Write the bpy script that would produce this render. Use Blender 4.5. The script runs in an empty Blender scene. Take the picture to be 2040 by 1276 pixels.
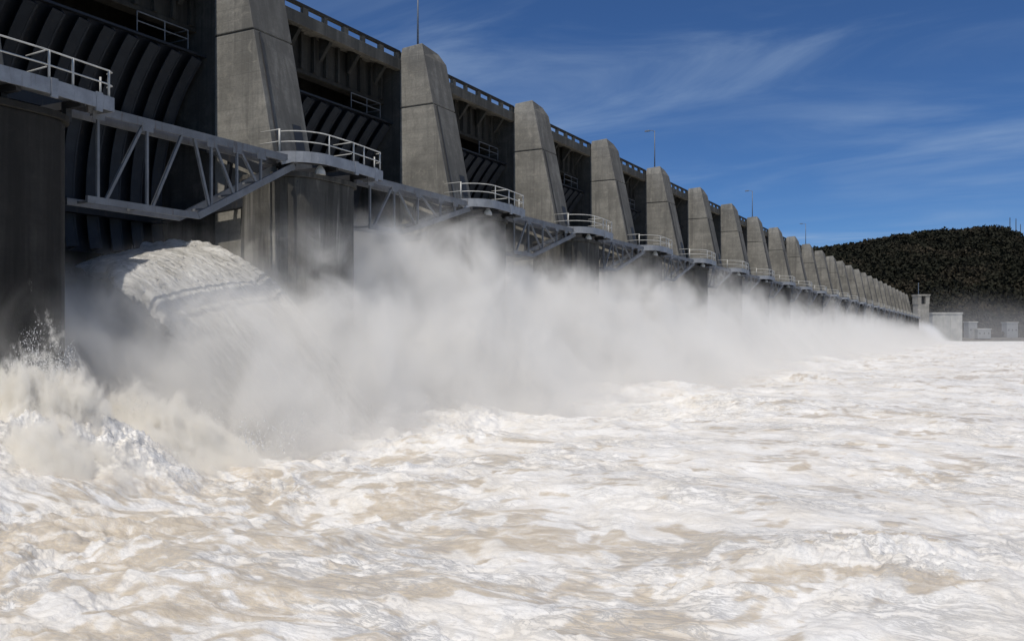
import bpy, math, random
import numpy as np
R = math.radians
random.seed(7)
scene = bpy.context.scene
# ------------------------------------------------------------------ camera
# World: +Y runs along the dam away from us, the dam stands at x = -D, water level z = 0
TH = R(27.95)
cam_d = bpy.data.cameras.new("camera")
cam = bpy.data.objects.new("camera", cam_d)
scene.collection.objects.link(cam)
cam.location = (0, 0, 4.5)
cam.rotation_euler = (R(90), 0, TH)
cam_d.sensor_width = 36
cam_d.lens = 36 * 1784 / 2040
cam_d.shift_y = (668 - 638) / 2040
cam_d.clip_start = 0.5
cam_d.clip_end = 6000
scene.camera = cam
scene.render.resolution_x, scene.render.resolution_y = 1024, 640
# ------------------------------------------------------------------ light
SUN_EL, SUN_DIR = R(63), (-0.02, -1.0)          # horizontal direction towards the sun: behind us along the dam
w = bpy.data.worlds.new("World"); scene.world = w
w.use_nodes = True
nt = w.node_tree; N = nt.nodes; L = nt.links
N.clear()
out = N.new("ShaderNodeOutputWorld"); bg = N.new("ShaderNodeBackground")
sky = N.new("ShaderNodeTexSky"); sky.sky_type = 'NISHITA'; sky.sun_disc = False
sky.sun_elevation = SUN_EL
sky.sun_rotation = math.atan2(SUN_DIR[0], SUN_DIR[1])
sky.altitude = 1400; sky.air_density = 0.85; sky.dust_density = 0.15; sky.ozone_density = 3.0
tc = N.new("ShaderNodeTexCoord")
# thin cirrus: project the direction on a plane high above, stretch, warp
sep = N.new("ShaderNodeSeparateXYZ"); L.new(tc.outputs['Generated'], sep.inputs[0])
zz = N.new("ShaderNodeMath"); zz.operation = 'ADD'; zz.inputs[1].default_value = 0.12; L.new(sep.outputs[2], zz.inputs[0])
zm = N.new("ShaderNodeMath"); zm.operation = 'MAXIMUM'; zm.inputs[1].default_value = 0.05; L.new(zz.outputs[0], zm.inputs[0])
dv = N.new("ShaderNodeVectorMath"); dv.operation = 'DIVIDE'
cz = N.new("ShaderNodeCombineXYZ")
for k in range(3): L.new(zm.outputs[0], cz.inputs[k])
L.new(tc.outputs['Generated'], dv.inputs[0]); L.new(cz.outputs[0], dv.inputs[1])
mp = N.new("ShaderNodeMapping"); mp.inputs['Rotation'].default_value = (0, 0, R(-38)); mp.inputs['Scale'].default_value = (0.6, 1.5, 1)
mp.inputs['Location'].default_value = (3.1, 1.7, 0)
L.new(dv.outputs[0], mp.inputs[0])
n1 = N.new("ShaderNodeTexNoise"); n1.inputs['Scale'].default_value = 1.3; n1.inputs['Detail'].default_value = 8; n1.inputs['Roughness'].default_value = 0.56; n1.inputs['Distortion'].default_value = 0.9
n2 = N.new("ShaderNodeTexNoise"); n2.inputs['Scale'].default_value = 0.45; n2.inputs['Detail'].default_value = 3; n2.inputs['Distortion'].default_value = 0.5
L.new(mp.outputs[0], n1.inputs['Vector']); L.new(mp.outputs[0], n2.inputs['Vector'])
r1 = N.new("ShaderNodeMapRange"); r1.inputs['From Min'].default_value = 0.36; r1.inputs['From Max'].default_value = 0.80; r1.interpolation_type = 'SMOOTHSTEP'
r2 = N.new("ShaderNodeMapRange"); r2.inputs['From Min'].default_value = 0.24; r2.inputs['From Max'].default_value = 0.60; r2.interpolation_type = 'SMOOTHSTEP'
L.new(n1.outputs[0], r1.inputs[0]); L.new(n2.outputs[0], r2.inputs[0])
mm = N.new("ShaderNodeMath"); mm.operation = 'MULTIPLY'; L.new(r1.outputs[0], mm.inputs[0]); L.new(r2.outputs[0], mm.inputs[1])
ma = N.new("ShaderNodeMath"); ma.operation = 'MULTIPLY'; ma.inputs[1].default_value = 0.62; L.new(mm.outputs[0], ma.inputs[0])
sat = N.new("ShaderNodeMix"); sat.data_type = 'RGBA'; sat.blend_type = 'MULTIPLY'; sat.inputs[0].default_value = 1.0
sat.inputs[7].default_value = (0.56, 0.86, 1.22, 1)
L.new(sky.outputs[0], sat.inputs[6])
cm = N.new("ShaderNodeMix"); cm.data_type = 'RGBA'; cm.inputs[7].default_value = (5.6, 7.4, 10.0, 1)
L.new(ma.outputs[0], cm.inputs[0]); L.new(sat.outputs[2], cm.inputs[6])
L.new(cm.outputs[2], bg.inputs[0]); bg.inputs[1].default_value = 0.066
L.new(bg.outputs[0], out.inputs[0])
sd = bpy.data.lights.new("sun", 'SUN'); sd.energy = 3.5; sd.angle = R(0.6); sd.color = (1.0, 0.945, 0.86)
sun = bpy.data.objects.new("sun", sd); scene.collection.objects.link(sun)
from mathutils import Vector
sv = Vector((SUN_DIR[0], SUN_DIR[1], 0)).normalized() * math.cos(SUN_EL) + Vector((0, 0, math.sin(SUN_EL)))
sun.rotation_euler = sv.to_track_quat('Z', 'Y').to_euler()
scene.view_settings.view_transform = 'Standard'
scene.view_settings.look = 'None'
scene.view_settings.exposure = 0.0
scene.view_settings.gamma = 1.0
cy = scene.cycles
cy.use_denoising = True
cy.volume_bounces = 6
cy.max_bounces = 10
cy.diffuse_bounces = 3
cy.volume_step_rate = 1.0
cy.volume_max_steps = 256
cy.transparent_max_bounces = 8
# ------------------------------------------------------------------ helpers
def tag(o, label=None, cat=None, group=None, kind=None):
    if label: o["label"] = label
    if cat: o["category"] = cat
    if group: o["group"] = group
    if kind: o["kind"] = kind
    return o

class MB:
    """collects shapes given as (D, y, z) (D = distance of the dam side, x = -D)"""
    def __init__(s): s.v = []; s.f = []
    def add(s, vs, fs):
        b = len(s.v); s.v += [(-p[0], p[1], p[2]) for p in vs]; s.f += [tuple(b + i for i in reversed(f)) for f in fs]
    def box(s, d0, d1, y0, y1, z0, z1):
        s.add([(d0,y0,z0),(d1,y0,z0),(d1,y1,z0),(d0,y1,z0),(d0,y0,z1),(d1,y0,z1),(d1,y1,z1),(d0,y1,z1)],
              [(0,3,2,1),(4,5,6,7),(0,1,5,4),(1,2,6,5),(2,3,7,6),(3,0,4,7)])
        return s
    def prism_y(s, prof, y0, y1):          # profile in (D, z), counter-clockwise, extruded along the dam
        n = len(prof)
        s.add([(d, y0, z) for d, z in prof] + [(d, y1, z) for d, z in prof],
              [tuple(range(n)), tuple(range(2*n-1, n-1, -1))] + [(i, i+n, (i+1) % n + n, (i+1) % n) for i in range(n)])
        return s
    def prism_z(s, plan, z0, z1, top=1.0):  # plan in (D, y)
        n = len(plan)
        s.add([(d, y, z0) for d, y in plan] + [(d, y, z1) for d, y in plan],
              [tuple(range(n-1, -1, -1)), tuple(range(n, 2*n))] + [(i, (i+1) % n, (i+1) % n + n, i+n) for i in range(n)])
        return s
    def loft(s, rings):                     # rings of equal length, closed
        n = len(rings[0]); vs = [p for r in rings for p in r]; fs = [tuple(range(n-1, -1, -1)), tuple((len(rings)-1)*n + i for i in range(n))]
        for k in range(len(rings)-1):
            for i in range(n):
                fs.append((k*n+i, k*n+(i+1) % n, (k+1)*n+(i+1) % n, (k+1)*n+i))
        s.add(vs, fs); return s
    def bar(s, a, b, w, h=None, up=(0, 0, 1)):       # rectangular bar between two points
        h = h or w
        a = Vector(a); b = Vector(b); t = (b-a).normalized(); u = Vector(up)
        if abs(t.dot(u)) > .98: u = Vector((0, 1, 0))
        sd_ = t.cross(u).normalized(); u = sd_.cross(t).normalized()
        q = [(-w/2, -h/2), (w/2, -h/2), (w/2, h/2), (-w/2, h/2)]
        s.loft([[tuple(p + sd_*i + u*j) for i, j in q] for p in (a, b)]); return s
    def tube(s, pts, r, n=6):
        pts = [Vector(p) for p in pts]; rings = []
        for i, p in enumerate(pts):
            t = (pts[min(i+1, len(pts)-1)] - pts[max(i-1, 0)]).normalized()
            u = Vector((0, 0, 1)) if abs(t.z) < .9 else Vector((0, 1, 0))
            a = t.cross(u).normalized(); b = a.cross(t)
            rr = r[i] if isinstance(r, (list, tuple)) else r
            rings.append([tuple(p + a*math.cos(6.28318*k/n)*rr + b*math.sin(6.28318*k/n)*rr) for k in range(n)])
        s.loft(rings); return s
    def build(s, name, mat, parent=None, smooth=False, bevel=0):
        me = bpy.data.meshes.new(name); me.from_pydata(s.v, [], s.f); me.update()
        import bmesh
        bm = bmesh.new(); bm.from_mesh(me); bmesh.ops.recalc_face_normals(bm, faces=bm.faces); bm.to_mesh(me); bm.free()
        o = bpy.data.objects.new(name, me); scene.collection.objects.link(o)
        if mat: me.materials.append(mat)
        if smooth: me.polygons.foreach_set("use_smooth", [True]*len(me.polygons))
        if bevel:
            m = o.modifiers.new("bevel", 'BEVEL'); m.width = bevel; m.segments = 2; m.limit_method = 'ANGLE'; m.angle_limit = R(40)
        if parent: o.parent = parent
        return o

def empty(name, loc=(0, 0, 0)):
    o = bpy.data.objects.new(name, None); scene.collection.objects.link(o); o.location = loc; o.empty_display_size = .5
    return o
def kids(o): return [c for c in bpy.data.objects if c.parent is o]
def copy_tree(o, parent=None, table=None):
    c = o.copy(); scene.collection.objects.link(c)
    if parent is not None: c.parent = parent
    for ch in table[o.name] if table and o.name in table else kids(o): copy_tree(ch, c, table)
    return c

# ------------------------------------------------------------------ noise in numpy
def perlin(x, y, seed=0):
    rs = np.random.RandomState(seed); perm = rs.permutation(256); perm = np.concatenate([perm, perm])
    ang = rs.rand(256)*2*np.pi; gx, gy = np.cos(ang), np.sin(ang)
    xi = np.floor(x).astype(np.int64); yi = np.floor(y).astype(np.int64)
    xf = x-xi; yf = y-yi; xi &= 255; yi &= 255
    u = xf*xf*xf*(xf*(xf*6-15)+10); v = yf*yf*yf*(yf*(yf*6-15)+10)
    def g(ix, iy, dx, dy):
        h = perm[perm[ix & 255] + (iy & 255)]
        return gx[h]*dx + gy[h]*dy
    a = g(xi, yi, xf, yf); b = g(xi+1, yi, xf-1, yf); c = g(xi, yi+1, xf, yf-1); d = g(xi+1, yi+1, xf-1, yf-1)
    return ((a*(1-u)+b*u)*(1-v) + (c*(1-u)+d*u)*v)*1.5
def fbm(x, y, octs, seed=0, gain=.5):
    r = 0; a = 1; t = 0
    for k in range(octs):
        r = r + a*perlin(x*2**k+17.3*k, y*2**k+5.1*k, seed+k); t += a; a *= gain
    return r/t
def sstep(a, b, x):
    t = np.clip((x-a)/(b-a), 0, 1); return t*t*(3-2*t)
def grid_mesh(name, P, nr, nc, mat, attrs=None, smooth=True, mask=None):
    me = bpy.data.meshes.new(name)
    i = np.arange(nr-1)[:, None]*nc + np.arange(nc-1)[None, :]
    q = np.stack([i, i+1, i+nc+1, i+nc], -1).reshape(-1, 4)
    me.vertices.add(len(P)); me.vertices.foreach_set("co", P.astype(np.float32).ravel())
    me.loops.add(q.size); me.loops.foreach_set("vertex_index", q.ravel().astype(np.int32))
    me.polygons.add(len(q)); me.polygons.foreach_set("loop_start", (np.arange(len(q))*4).astype(np.int32))
    me.polygons.foreach_set("use_smooth", np.full(len(q), smooth))
    for k, a in (attrs or {}).items():
        at = me.attributes.new(k, 'FLOAT', 'POINT'); at.data.foreach_set("value", a.astype(np.float32).ravel())
    me.update(calc_edges=True); me.validate()
    me.materials.append(mat)
    o = bpy.data.objects.new(name, me); scene.collection.objects.link(o)
    return o
def tri_mesh(name, P, T, mat, attrs=None, smooth=False):
    me = bpy.data.meshes.new(name)
    me.vertices.add(len(P)); me.vertices.foreach_set("co", P.astype(np.float32).ravel())
    me.loops.add(T.size); me.loops.foreach_set("vertex_index", T.ravel().astype(np.int32))
    me.polygons.add(len(T)); me.polygons.foreach_set("loop_start", (np.arange(len(T))*3).astype(np.int32))
    me.polygons.foreach_set("use_smooth", np.full(len(T), smooth))
    for k, a in (attrs or {}).items():
        at = me.attributes.new(k, 'FLOAT', 'POINT'); at.data.foreach_set("value", a.astype(np.float32).ravel())
    me.update(calc_edges=True); me.materials.append(mat)
    o = bpy.data.objects.new(name, me); scene.collection.objects.link(o)
    return o

# ------------------------------------------------------------------ materials
class G:
    def __init__(s, name):
        s.m = bpy.data.materials.new(name); s.m.use_nodes = True; s.t = s.m.node_tree; s.t.nodes.clear()
        s.out = s.n("OutputMaterial")
    def n(s, k, **kw):
        x = s.t.nodes.new("ShaderNode"+k)
        for a, b in kw.items(): setattr(x, a, b)
        return x
    def l(s, a, b): s.t.links.new(a, b)
    def val(s, sock, v):
        if hasattr(v, 'is_linked') or hasattr(v, 'links'): s.l(v, sock)
        else: sock.default_value = v
    def coord(s, kind='Object', scale=(1, 1, 1), loc=(0, 0, 0)):
        t = s.n("TexCoord"); m = s.n("Mapping"); m.inputs['Scale'].default_value = scale; m.inputs['Location'].default_value = loc
        s.l(t.outputs[kind], m.inputs[0]); return m.outputs[0]
    def world(s, scale=(1, 1, 1)):
        g = s.n("NewGeometry"); m = s.n("Mapping"); m.inputs['Scale'].default_value = scale
        s.l(g.outputs['Position'], m.inputs[0]); return m.outputs[0]
    def noise(s, vec, scale, detail=4, rough=.55, dist=0):
        x = s.n("TexNoise"); s.l(vec, x.inputs['Vector']); x.inputs['Scale'].default_value = scale
        x.inputs['Detail'].default_value = detail; x.inputs['Roughness'].default_value = rough; x.inputs['Distortion'].default_value = dist
        return x.outputs[0]
    def math(s, op, a, b=0., c=None, clamp=False):
        x = s.n("Math", operation=op); x.use_clamp = clamp
        s.val(x.inputs[0], a); s.val(x.inputs[1], b)
        if c is not None: s.val(x.inputs[2], c)
        return x.outputs[0]
    def rng(s, v, a, b, c=0., d=1., smooth=True):
        x = s.n("MapRange"); x.interpolation_type = 'SMOOTHSTEP' if smooth else 'LINEAR'
        for i, q in enumerate((v, a, b, c, d)): s.val(x.inputs[i], q)
        return x.outputs[0]
    def mix(s, f, a, b, mode='MIX'):
        x = s.n("Mix", data_type='RGBA', blend_type=mode)
        s.val(x.inputs[0], f); s.val(x.inputs[6], a); s.val(x.inputs[7], b); return x.outputs[2]
    def bump(s, h, strength, dist, nrm=None):
        x = s.n("Bump"); s.val(x.inputs['Strength'], strength); x.inputs['Distance'].default_value = dist
        s.l(h, x.inputs['Height'])
        if nrm: s.l(nrm, x.inputs['Normal'])
        return x.outputs[0]
    def surf(s, col, rough=.8, nrm=None, metal=0., spec=.3):
        p = s.n("BsdfPrincipled"); s.val(p.inputs['Base Color'], col); s.val(p.inputs['Roughness'], rough)
        p.inputs['Metallic'].default_value = metal; p.inputs['Specular IOR Level'].default_value = spec
        if nrm: s.l(nrm, p.inputs['Normal'])
        s.l(p.outputs[0], s.out.inputs[0]); return s.m

def concrete(name, base, stain=0., lines=True, seed=0, band=False):
    g = G(name)
    wc = g.world()
    off = g.n("Mapping"); off.inputs['Location'].default_value = (seed*13.1, 0, 0); g.l(wc, off.inputs[0]); v = off.outputs[0]
    big = g.noise(v, .22, 4, .6)
    sv_ = g.n("Mapping"); sv_.inputs['Scale'].default_value = (1.6, 1.6, .07); g.l(v, sv_.inputs[0])
    streak = g.noise(sv_.outputs[0], 1.0, 6, .65, .3)
    sv2 = g.n("Mapping"); sv2.inputs['Scale'].default_value = (4, 4, .16); g.l(v, sv2.inputs[0])
    streak2 = g.noise(sv2.outputs[0], 1.0, 4, .6)
    fine = g.noise(v, 6, 6, .7)
    blot = g.noise(v, 1.1, 5, .65, .6)
    b = base
    c = g.mix(g.rng(big, .32, .66), (b[0]*.66, b[1]*.66, b[2]*.64, 1), (b[0]*1.2, b[1]*1.19, b[2]*1.15, 1))
    c = g.mix(g.math('MULTIPLY', g.rng(streak, .46, .66), .6+stain*.35), c, (b[0]*.42, b[1]*.42, b[2]*.42, 1))
    c = g.mix(g.math('MULTIPLY', g.rng(streak2, .58, .75), .35), c, (b[0]*.5, b[1]*.5, b[2]*.5, 1))
    c = g.mix(g.math('MULTIPLY', g.rng(streak2, .44, .26), .45), c, (b[0]*1.45, b[1]*1.42, b[2]*1.36, 1))
    c = g.mix(g.math('MULTIPLY', g.rng(blot, .52, .68), .42), c, (b[0]*1.5, b[1]*1.46, b[2]*1.36, 1))
    c = g.mix(g.math('MULTIPLY', g.rng(blot, .47, .33), .35), c, (b[0]*.5, b[1]*.49, b[2]*.47, 1))
    hl = g.n("Mapping"); hl.inputs['Scale'].default_value = (.25, .25, 2.2); g.l(v, hl.inputs[0])
    lift = g.noise(hl.outputs[0], 1.0, 4, .6)
    c = g.mix(g.rng(lift, .42, .62, 0., .30), c, (b[0]*.55, b[1]*.55, b[2]*.54, 1))
    c = g.mix(g.rng(fine, .3, .7, 0., .34), c, (b[0]*.42, b[1]*.42, b[2]*.42, 1))
    gn = g.n("NewGeometry"); sn = g.n("SeparateXYZ"); g.l(gn.outputs['Normal'], sn.inputs[0])
    # downstream faces: their shade put into the colour, broken by run-off streaks
    ro = g.math('MULTIPLY', g.rng(sn.outputs[0], .6, .9), g.rng(streak, .30, .55, .45, .9))
    c = g.mix(g.math('MULTIPLY', ro, .78 if not band else .45), c, (b[0]*.32, b[1]*.31, b[2]*.30, 1))
    if band:
        sw = g.n("Mapping"); sw.inputs['Scale'].default_value = (1.1, 1.1, .10); g.l(v, sw.inputs[0])
        wet = g.noise(sw.outputs[0], 1.0, 5, .6, .6)
        c = g.mix(g.math('MULTIPLY', g.rng(wet, .52, .60), .75), c, (b[0]*.25, b[1]*.24, b[2]*.23, 1))
        c = g.mix(g.math('MULTIPLY', g.rng(wet, .42, .34), .7), c, (b[0]*1.9, b[1]*1.88, b[2]*1.85, 1))
    if band:   # darker concrete above a slanted line on the pier bases, edge broken by streaks
        sp = g.n("SeparateXYZ"); g.l(wc, sp.inputs[0])
        line = g.math('MULTIPLY_ADD', sp.outputs[0], .38, 22.4)       # height of the slanted lower limit of the dark part
        d = g.math('SUBTRACT', sp.outputs[2], line)
        d = g.math('ADD', d, g.math('MULTIPLY', g.math('SUBTRACT', streak2, .5), .8))
        m = g.rng(d, -.15, .25)
        m = g.math('MULTIPLY', m, g.rng(streak, .36, .56, .95, .45))
        c = g.mix(m, c, (b[0]*.20, b[1]*.20, b[2]*.20, 1))
        low = g.rng(sp.outputs[2], 3.0, .0)
        c = g.mix(g.math('MULTIPLY', low, .6), c, (b[0]*.3, b[1]*.3, b[2]*.28, 1))
    h = fine
    if lines:   # board marks of the formwork
        sp2 = g.n("SeparateXYZ"); g.l(wc, sp2.inputs[0])
        fr = g.math('FRACT', g.math('MULTIPLY', sp2.outputs[2], 1/.62))
        ln = g.math('LESS_THAN', g.math('ABSOLUTE', g.math('SUBTRACT', fr, .5)), .035)
        h = g.math('SUBTRACT', fine, g.math('MULTIPLY', ln, .25))
        c = g.mix(g.math('MULTIPLY', ln, .10), c, (b[0]*.4, b[1]*.4, b[2]*.4, 1))
    return g.surf(c, .9, g.bump(h, .5, .03), spec=.2)

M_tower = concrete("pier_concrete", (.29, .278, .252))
M_wetbase = concrete("algae_dark_concrete", (.062, .058, .052), .8, False, 5)  # near-end shade put into the base colour; the wet sill shares it
M_pwall = concrete("pier_wall_concrete", (.095, .09, .08), .6, False, 4)  # tower concrete darkened: the shade under the roadway put into the colour
M_base = concrete("wet_concrete", (.175, .168, .152), .9, True, 1, band=True)
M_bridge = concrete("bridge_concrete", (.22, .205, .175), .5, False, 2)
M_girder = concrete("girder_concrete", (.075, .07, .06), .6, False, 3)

def steel(name, col, rust=.2, rough=.5):
    g = G(name); v = g.world()
    a = g.noise(v, 1.3, 5, .65); b = g.noise(g.world((6, 6, .8)), 1, 4, .6)
    c = g.mix(g.rng(a, .35, .7), (*[x*.82 for x in col], 1), (*[x*1.12 for x in col], 1))
    c = g.mix(g.math('MULTIPLY', g.rng(b, .56, .74), rust), c, (.10, .075, .055, 1))
    return g.surf(c, rough, g.bump(a, .15, .02), spec=.4)
M_truss = steel("painted_truss_steel", (.165, .172, .182), .7, .6)
M_plat = steel("painted_platform_steel", (.27, .282, .30), .4, .5)
M_rail = steel("galvanised_rail", (.55, .54, .50), .15, .45)
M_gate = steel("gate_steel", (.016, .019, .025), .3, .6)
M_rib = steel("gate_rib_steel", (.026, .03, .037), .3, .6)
M_dark = steel("dark_steel", (.035, .036, .04), .1, .6)
M_pole = steel("lamp_post_steel", (.13, .16, .21), .1, .5)

# ------------------------------------------------------------------ the dam
YC = lambda n: 38.25 + 18*n
N0, N1 = -2, 26
ORD = ['first', 'second', 'third', 'fourth', 'fifth', 'sixth', 'seventh', 'eighth', 'ninth', 'tenth', 'eleventh', 'twelfth', 'thirteenth', 'fourteenth', 'fifteenth', 'sixteenth', 'seventeenth', 'eighteenth', 'nineteenth', 'twentieth', 'twenty-first', 'twenty-second', 'twenty-third', 'twenty-fourth', 'twenty-fifth', 'twenty-sixth', 'twenty-seventh', 'twenty-eighth']

def nose_plan(grow=0.0):
    pts = []
    hw = 2.85 + grow
    pts.append((36.4, -1.6-grow)); pts.append((34.9, -hw))
    r = 1.7; d0 = 31.2 - grow
    for k in range(0, 7):
        a = R(90*k/6); pts.append((d0 + r - r*math.sin(a), -hw + r - r*math.cos(a)))
    for k in range(6, -1, -1):
        a = R(90*k/6); pts.append((d0 + r - r*math.sin(a), hw - r + r*math.cos(a)))
    pts.append((34.9, hw)); pts.append((36.4, 1.6+grow))
    return pts
def make_pier():
    root = empty("dam_pier")
    hw = 1.55
    def front(z):   # batter of the downstream face
        return 36.5 - (25.9-z)*(36.5-35.5)/(25.9-21.3) if z > 21.3 else 35.5 - (21.3-z)*(35.5-34.05)/(21.3-14.4)
    t = MB()
    def seg(z0, z1, ins=0., back=38.42):
        t.prism_y([(front(z0)+ins, z0), (back-ins*.2, z0), (back-ins*.2, z1), (front(z1)+ins, z1)], -hw+ins, hw-ins)
    seg(-3, 21.27); seg(21.27, 21.36, .07)
    # upper block with a chamfered far corner and a slightly sloping top
    z0, z1, z2 = 21.36, 25.0, 25.9
    t.loft([[(front(z0), -hw, z0), (38.42, -hw, z0), (38.42, hw, z0), (front(z0), hw, z0)],
            [(front(z1), -hw, z1), (38.42, -hw, z1), (38.42, hw, z1), (front(z1), hw, z1)],
            [(front(z2)+.05, -hw+.12, z2), (38.3, -hw+.12, z2-.12), (38.3, hw-.45, z2-.2), (front(z2)+.25, hw-.45, z2-.1)]])
    t.build("tower", M_tower, root, bevel=.06)
    # parts behind: the pier wall under the roadway
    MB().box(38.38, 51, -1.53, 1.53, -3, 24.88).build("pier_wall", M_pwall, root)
    MB().box(38.44, 38.62, -1.52, 1.52, 24.9, 25.5).build("parapet", M_bridge, root)
    b = MB(); b.prism_z(nose_plan(), -3, 12.75); b.build("base", M_base, root, bevel=.05)
    c = MB(); c.prism_z(nose_plan(.12), 12.754, 13.02); c.build("base_cap", M_base, root, bevel=.03)
    # access hatch on the downstream face with its frame
    zc = 15.6; dd = front(zc)
    f = MB(); f.bar((dd+.16-.02, .75, zc-.75), (dd-.16-.02, .75, zc+.75), .12); f.v = []; f.f = []
    s_ = (front(zc+.7)-front(zc-.7))
    def lean(z, o): return front(z)-o
    f.loft([[(lean(zc-.75, .04), .35, zc-.75), (lean(zc-.75, -.05), .35, zc-.75), (lean(zc-.75, -.05), 1.05, zc-.75), (lean(zc-.75, .04), 1.05, zc-.75)],
            [(lean(zc+.75, .04), .35, zc+.75), (lean(zc+.75, -.05), .35, zc+.75), (lean(zc+.75, -.05), 1.05, zc+.75), (lean(zc+.75, .04), 1.05, zc+.75)]])
    f.build("hatch", M_dark, root)
    # step irons and a drain pipe
    pz = MB(); pz.tube([(front(z)-.06, -1.15, z) for z in (13.2, 17, 21.2)], .05); pz.build("drain_pipe", M_dark, root)
    return root

def make_gate():
    root = empty("tainter_gate")
    C0 = (31.0, 12.0); RR = 12.05; a0, a1 = R(-14.5), R(44.5)
    K = 22
    def arc(r, y): return [(C0[0]+r*math.cos(a0+(a1-a0)*k/K), y, C0[1]+r*math.sin(a0+(a1-a0)*k/K)) for k in range(K+1)]
    y0, y1 = 1.62, 16.38
    m = MB(); A = arc(RR, y0); B = arc(RR, y1); A2 = arc(RR+.05, y0); B2 = arc(RR+.05, y1)
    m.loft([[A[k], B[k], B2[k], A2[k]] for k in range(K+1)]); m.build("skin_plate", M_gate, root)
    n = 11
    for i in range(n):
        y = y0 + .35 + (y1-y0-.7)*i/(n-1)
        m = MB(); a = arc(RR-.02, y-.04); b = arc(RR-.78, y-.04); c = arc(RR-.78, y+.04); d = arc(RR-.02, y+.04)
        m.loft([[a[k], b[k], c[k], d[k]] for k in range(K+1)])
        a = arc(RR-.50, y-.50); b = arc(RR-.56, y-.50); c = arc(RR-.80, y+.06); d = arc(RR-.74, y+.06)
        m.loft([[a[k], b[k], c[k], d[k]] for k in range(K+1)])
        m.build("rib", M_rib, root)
    def pt(r, ang, y): return (C0[0]+r*math.cos(R(ang)), y, C0[1]+r*math.sin(R(ang)))
    MB().bar(pt(RR-.45, 45.2, y0), pt(RR-.45, 45.2, y1), .30, .12).build("top_beam", M_gate, root)
    m = MB().bar(pt(RR-1.05, 22, y0+.3), pt(RR-1.05, 22, y1-.3), .4, .7); m.bar(pt(RR-1.05, -4, y0+.3), pt(RR-1.05, -4, y1-.3), .4, .7)
    m.build("girder", M_gate, root)
    for ys in (y0+.55, y1-.55):
        m = MB()
        for an in (22, -4): m.bar(pt(.8, an, ys), pt(RR-.9, an, ys), .35, .5)
        m.bar(pt(6, 22, ys), pt(6, -4, ys), .22)
        m.build("gate_arm", M_gate, root)
    return root

def make_span():
    root = empty("road_bridge_span")
    y0, y1 = 1.56, 16.44
    d = MB(); d.prism_y([(38.3, 24.1), (38.75, 24.1), (39.3, 24.45), (49, 24.45), (49, 24.9), (38.3, 24.9)], y0, y1)
    d.build("deck_slab", M_bridge, root, bevel=.03)
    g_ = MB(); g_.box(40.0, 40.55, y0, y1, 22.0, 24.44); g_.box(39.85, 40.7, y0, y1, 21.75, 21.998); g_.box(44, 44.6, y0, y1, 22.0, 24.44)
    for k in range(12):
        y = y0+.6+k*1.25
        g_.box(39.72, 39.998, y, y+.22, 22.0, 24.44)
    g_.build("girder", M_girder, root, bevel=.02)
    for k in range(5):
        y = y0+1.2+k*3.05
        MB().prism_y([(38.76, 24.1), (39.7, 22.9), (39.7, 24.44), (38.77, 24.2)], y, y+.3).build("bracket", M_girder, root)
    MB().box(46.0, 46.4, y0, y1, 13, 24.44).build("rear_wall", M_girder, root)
    p = MB().box(38.34, 38.62, y0, y1, 25.34, 25.54); p.build("top_rail", M_girder, root, bevel=.02)
    for k in range(8):
        y = y0+.15+k*2.03
        MB().box(38.36, 38.60, y, y+(.34 if k % 2 else .5), 24.902, 25.338).build("baluster", M_bridge, root)
    h = MB()
    for y in (12.2, 14.0, 15.6): h.tube([(39.6, y, 20.55), (39.6, y, 21.6)], .035)
    for z in (21.1, 21.6): h.tube([(39.6, 12.2, z), (39.6, 15.6, z), (41.5, 15.6, z)], .035)
    h.build("gate_handrail", M_truss, root)
    return root

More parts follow.
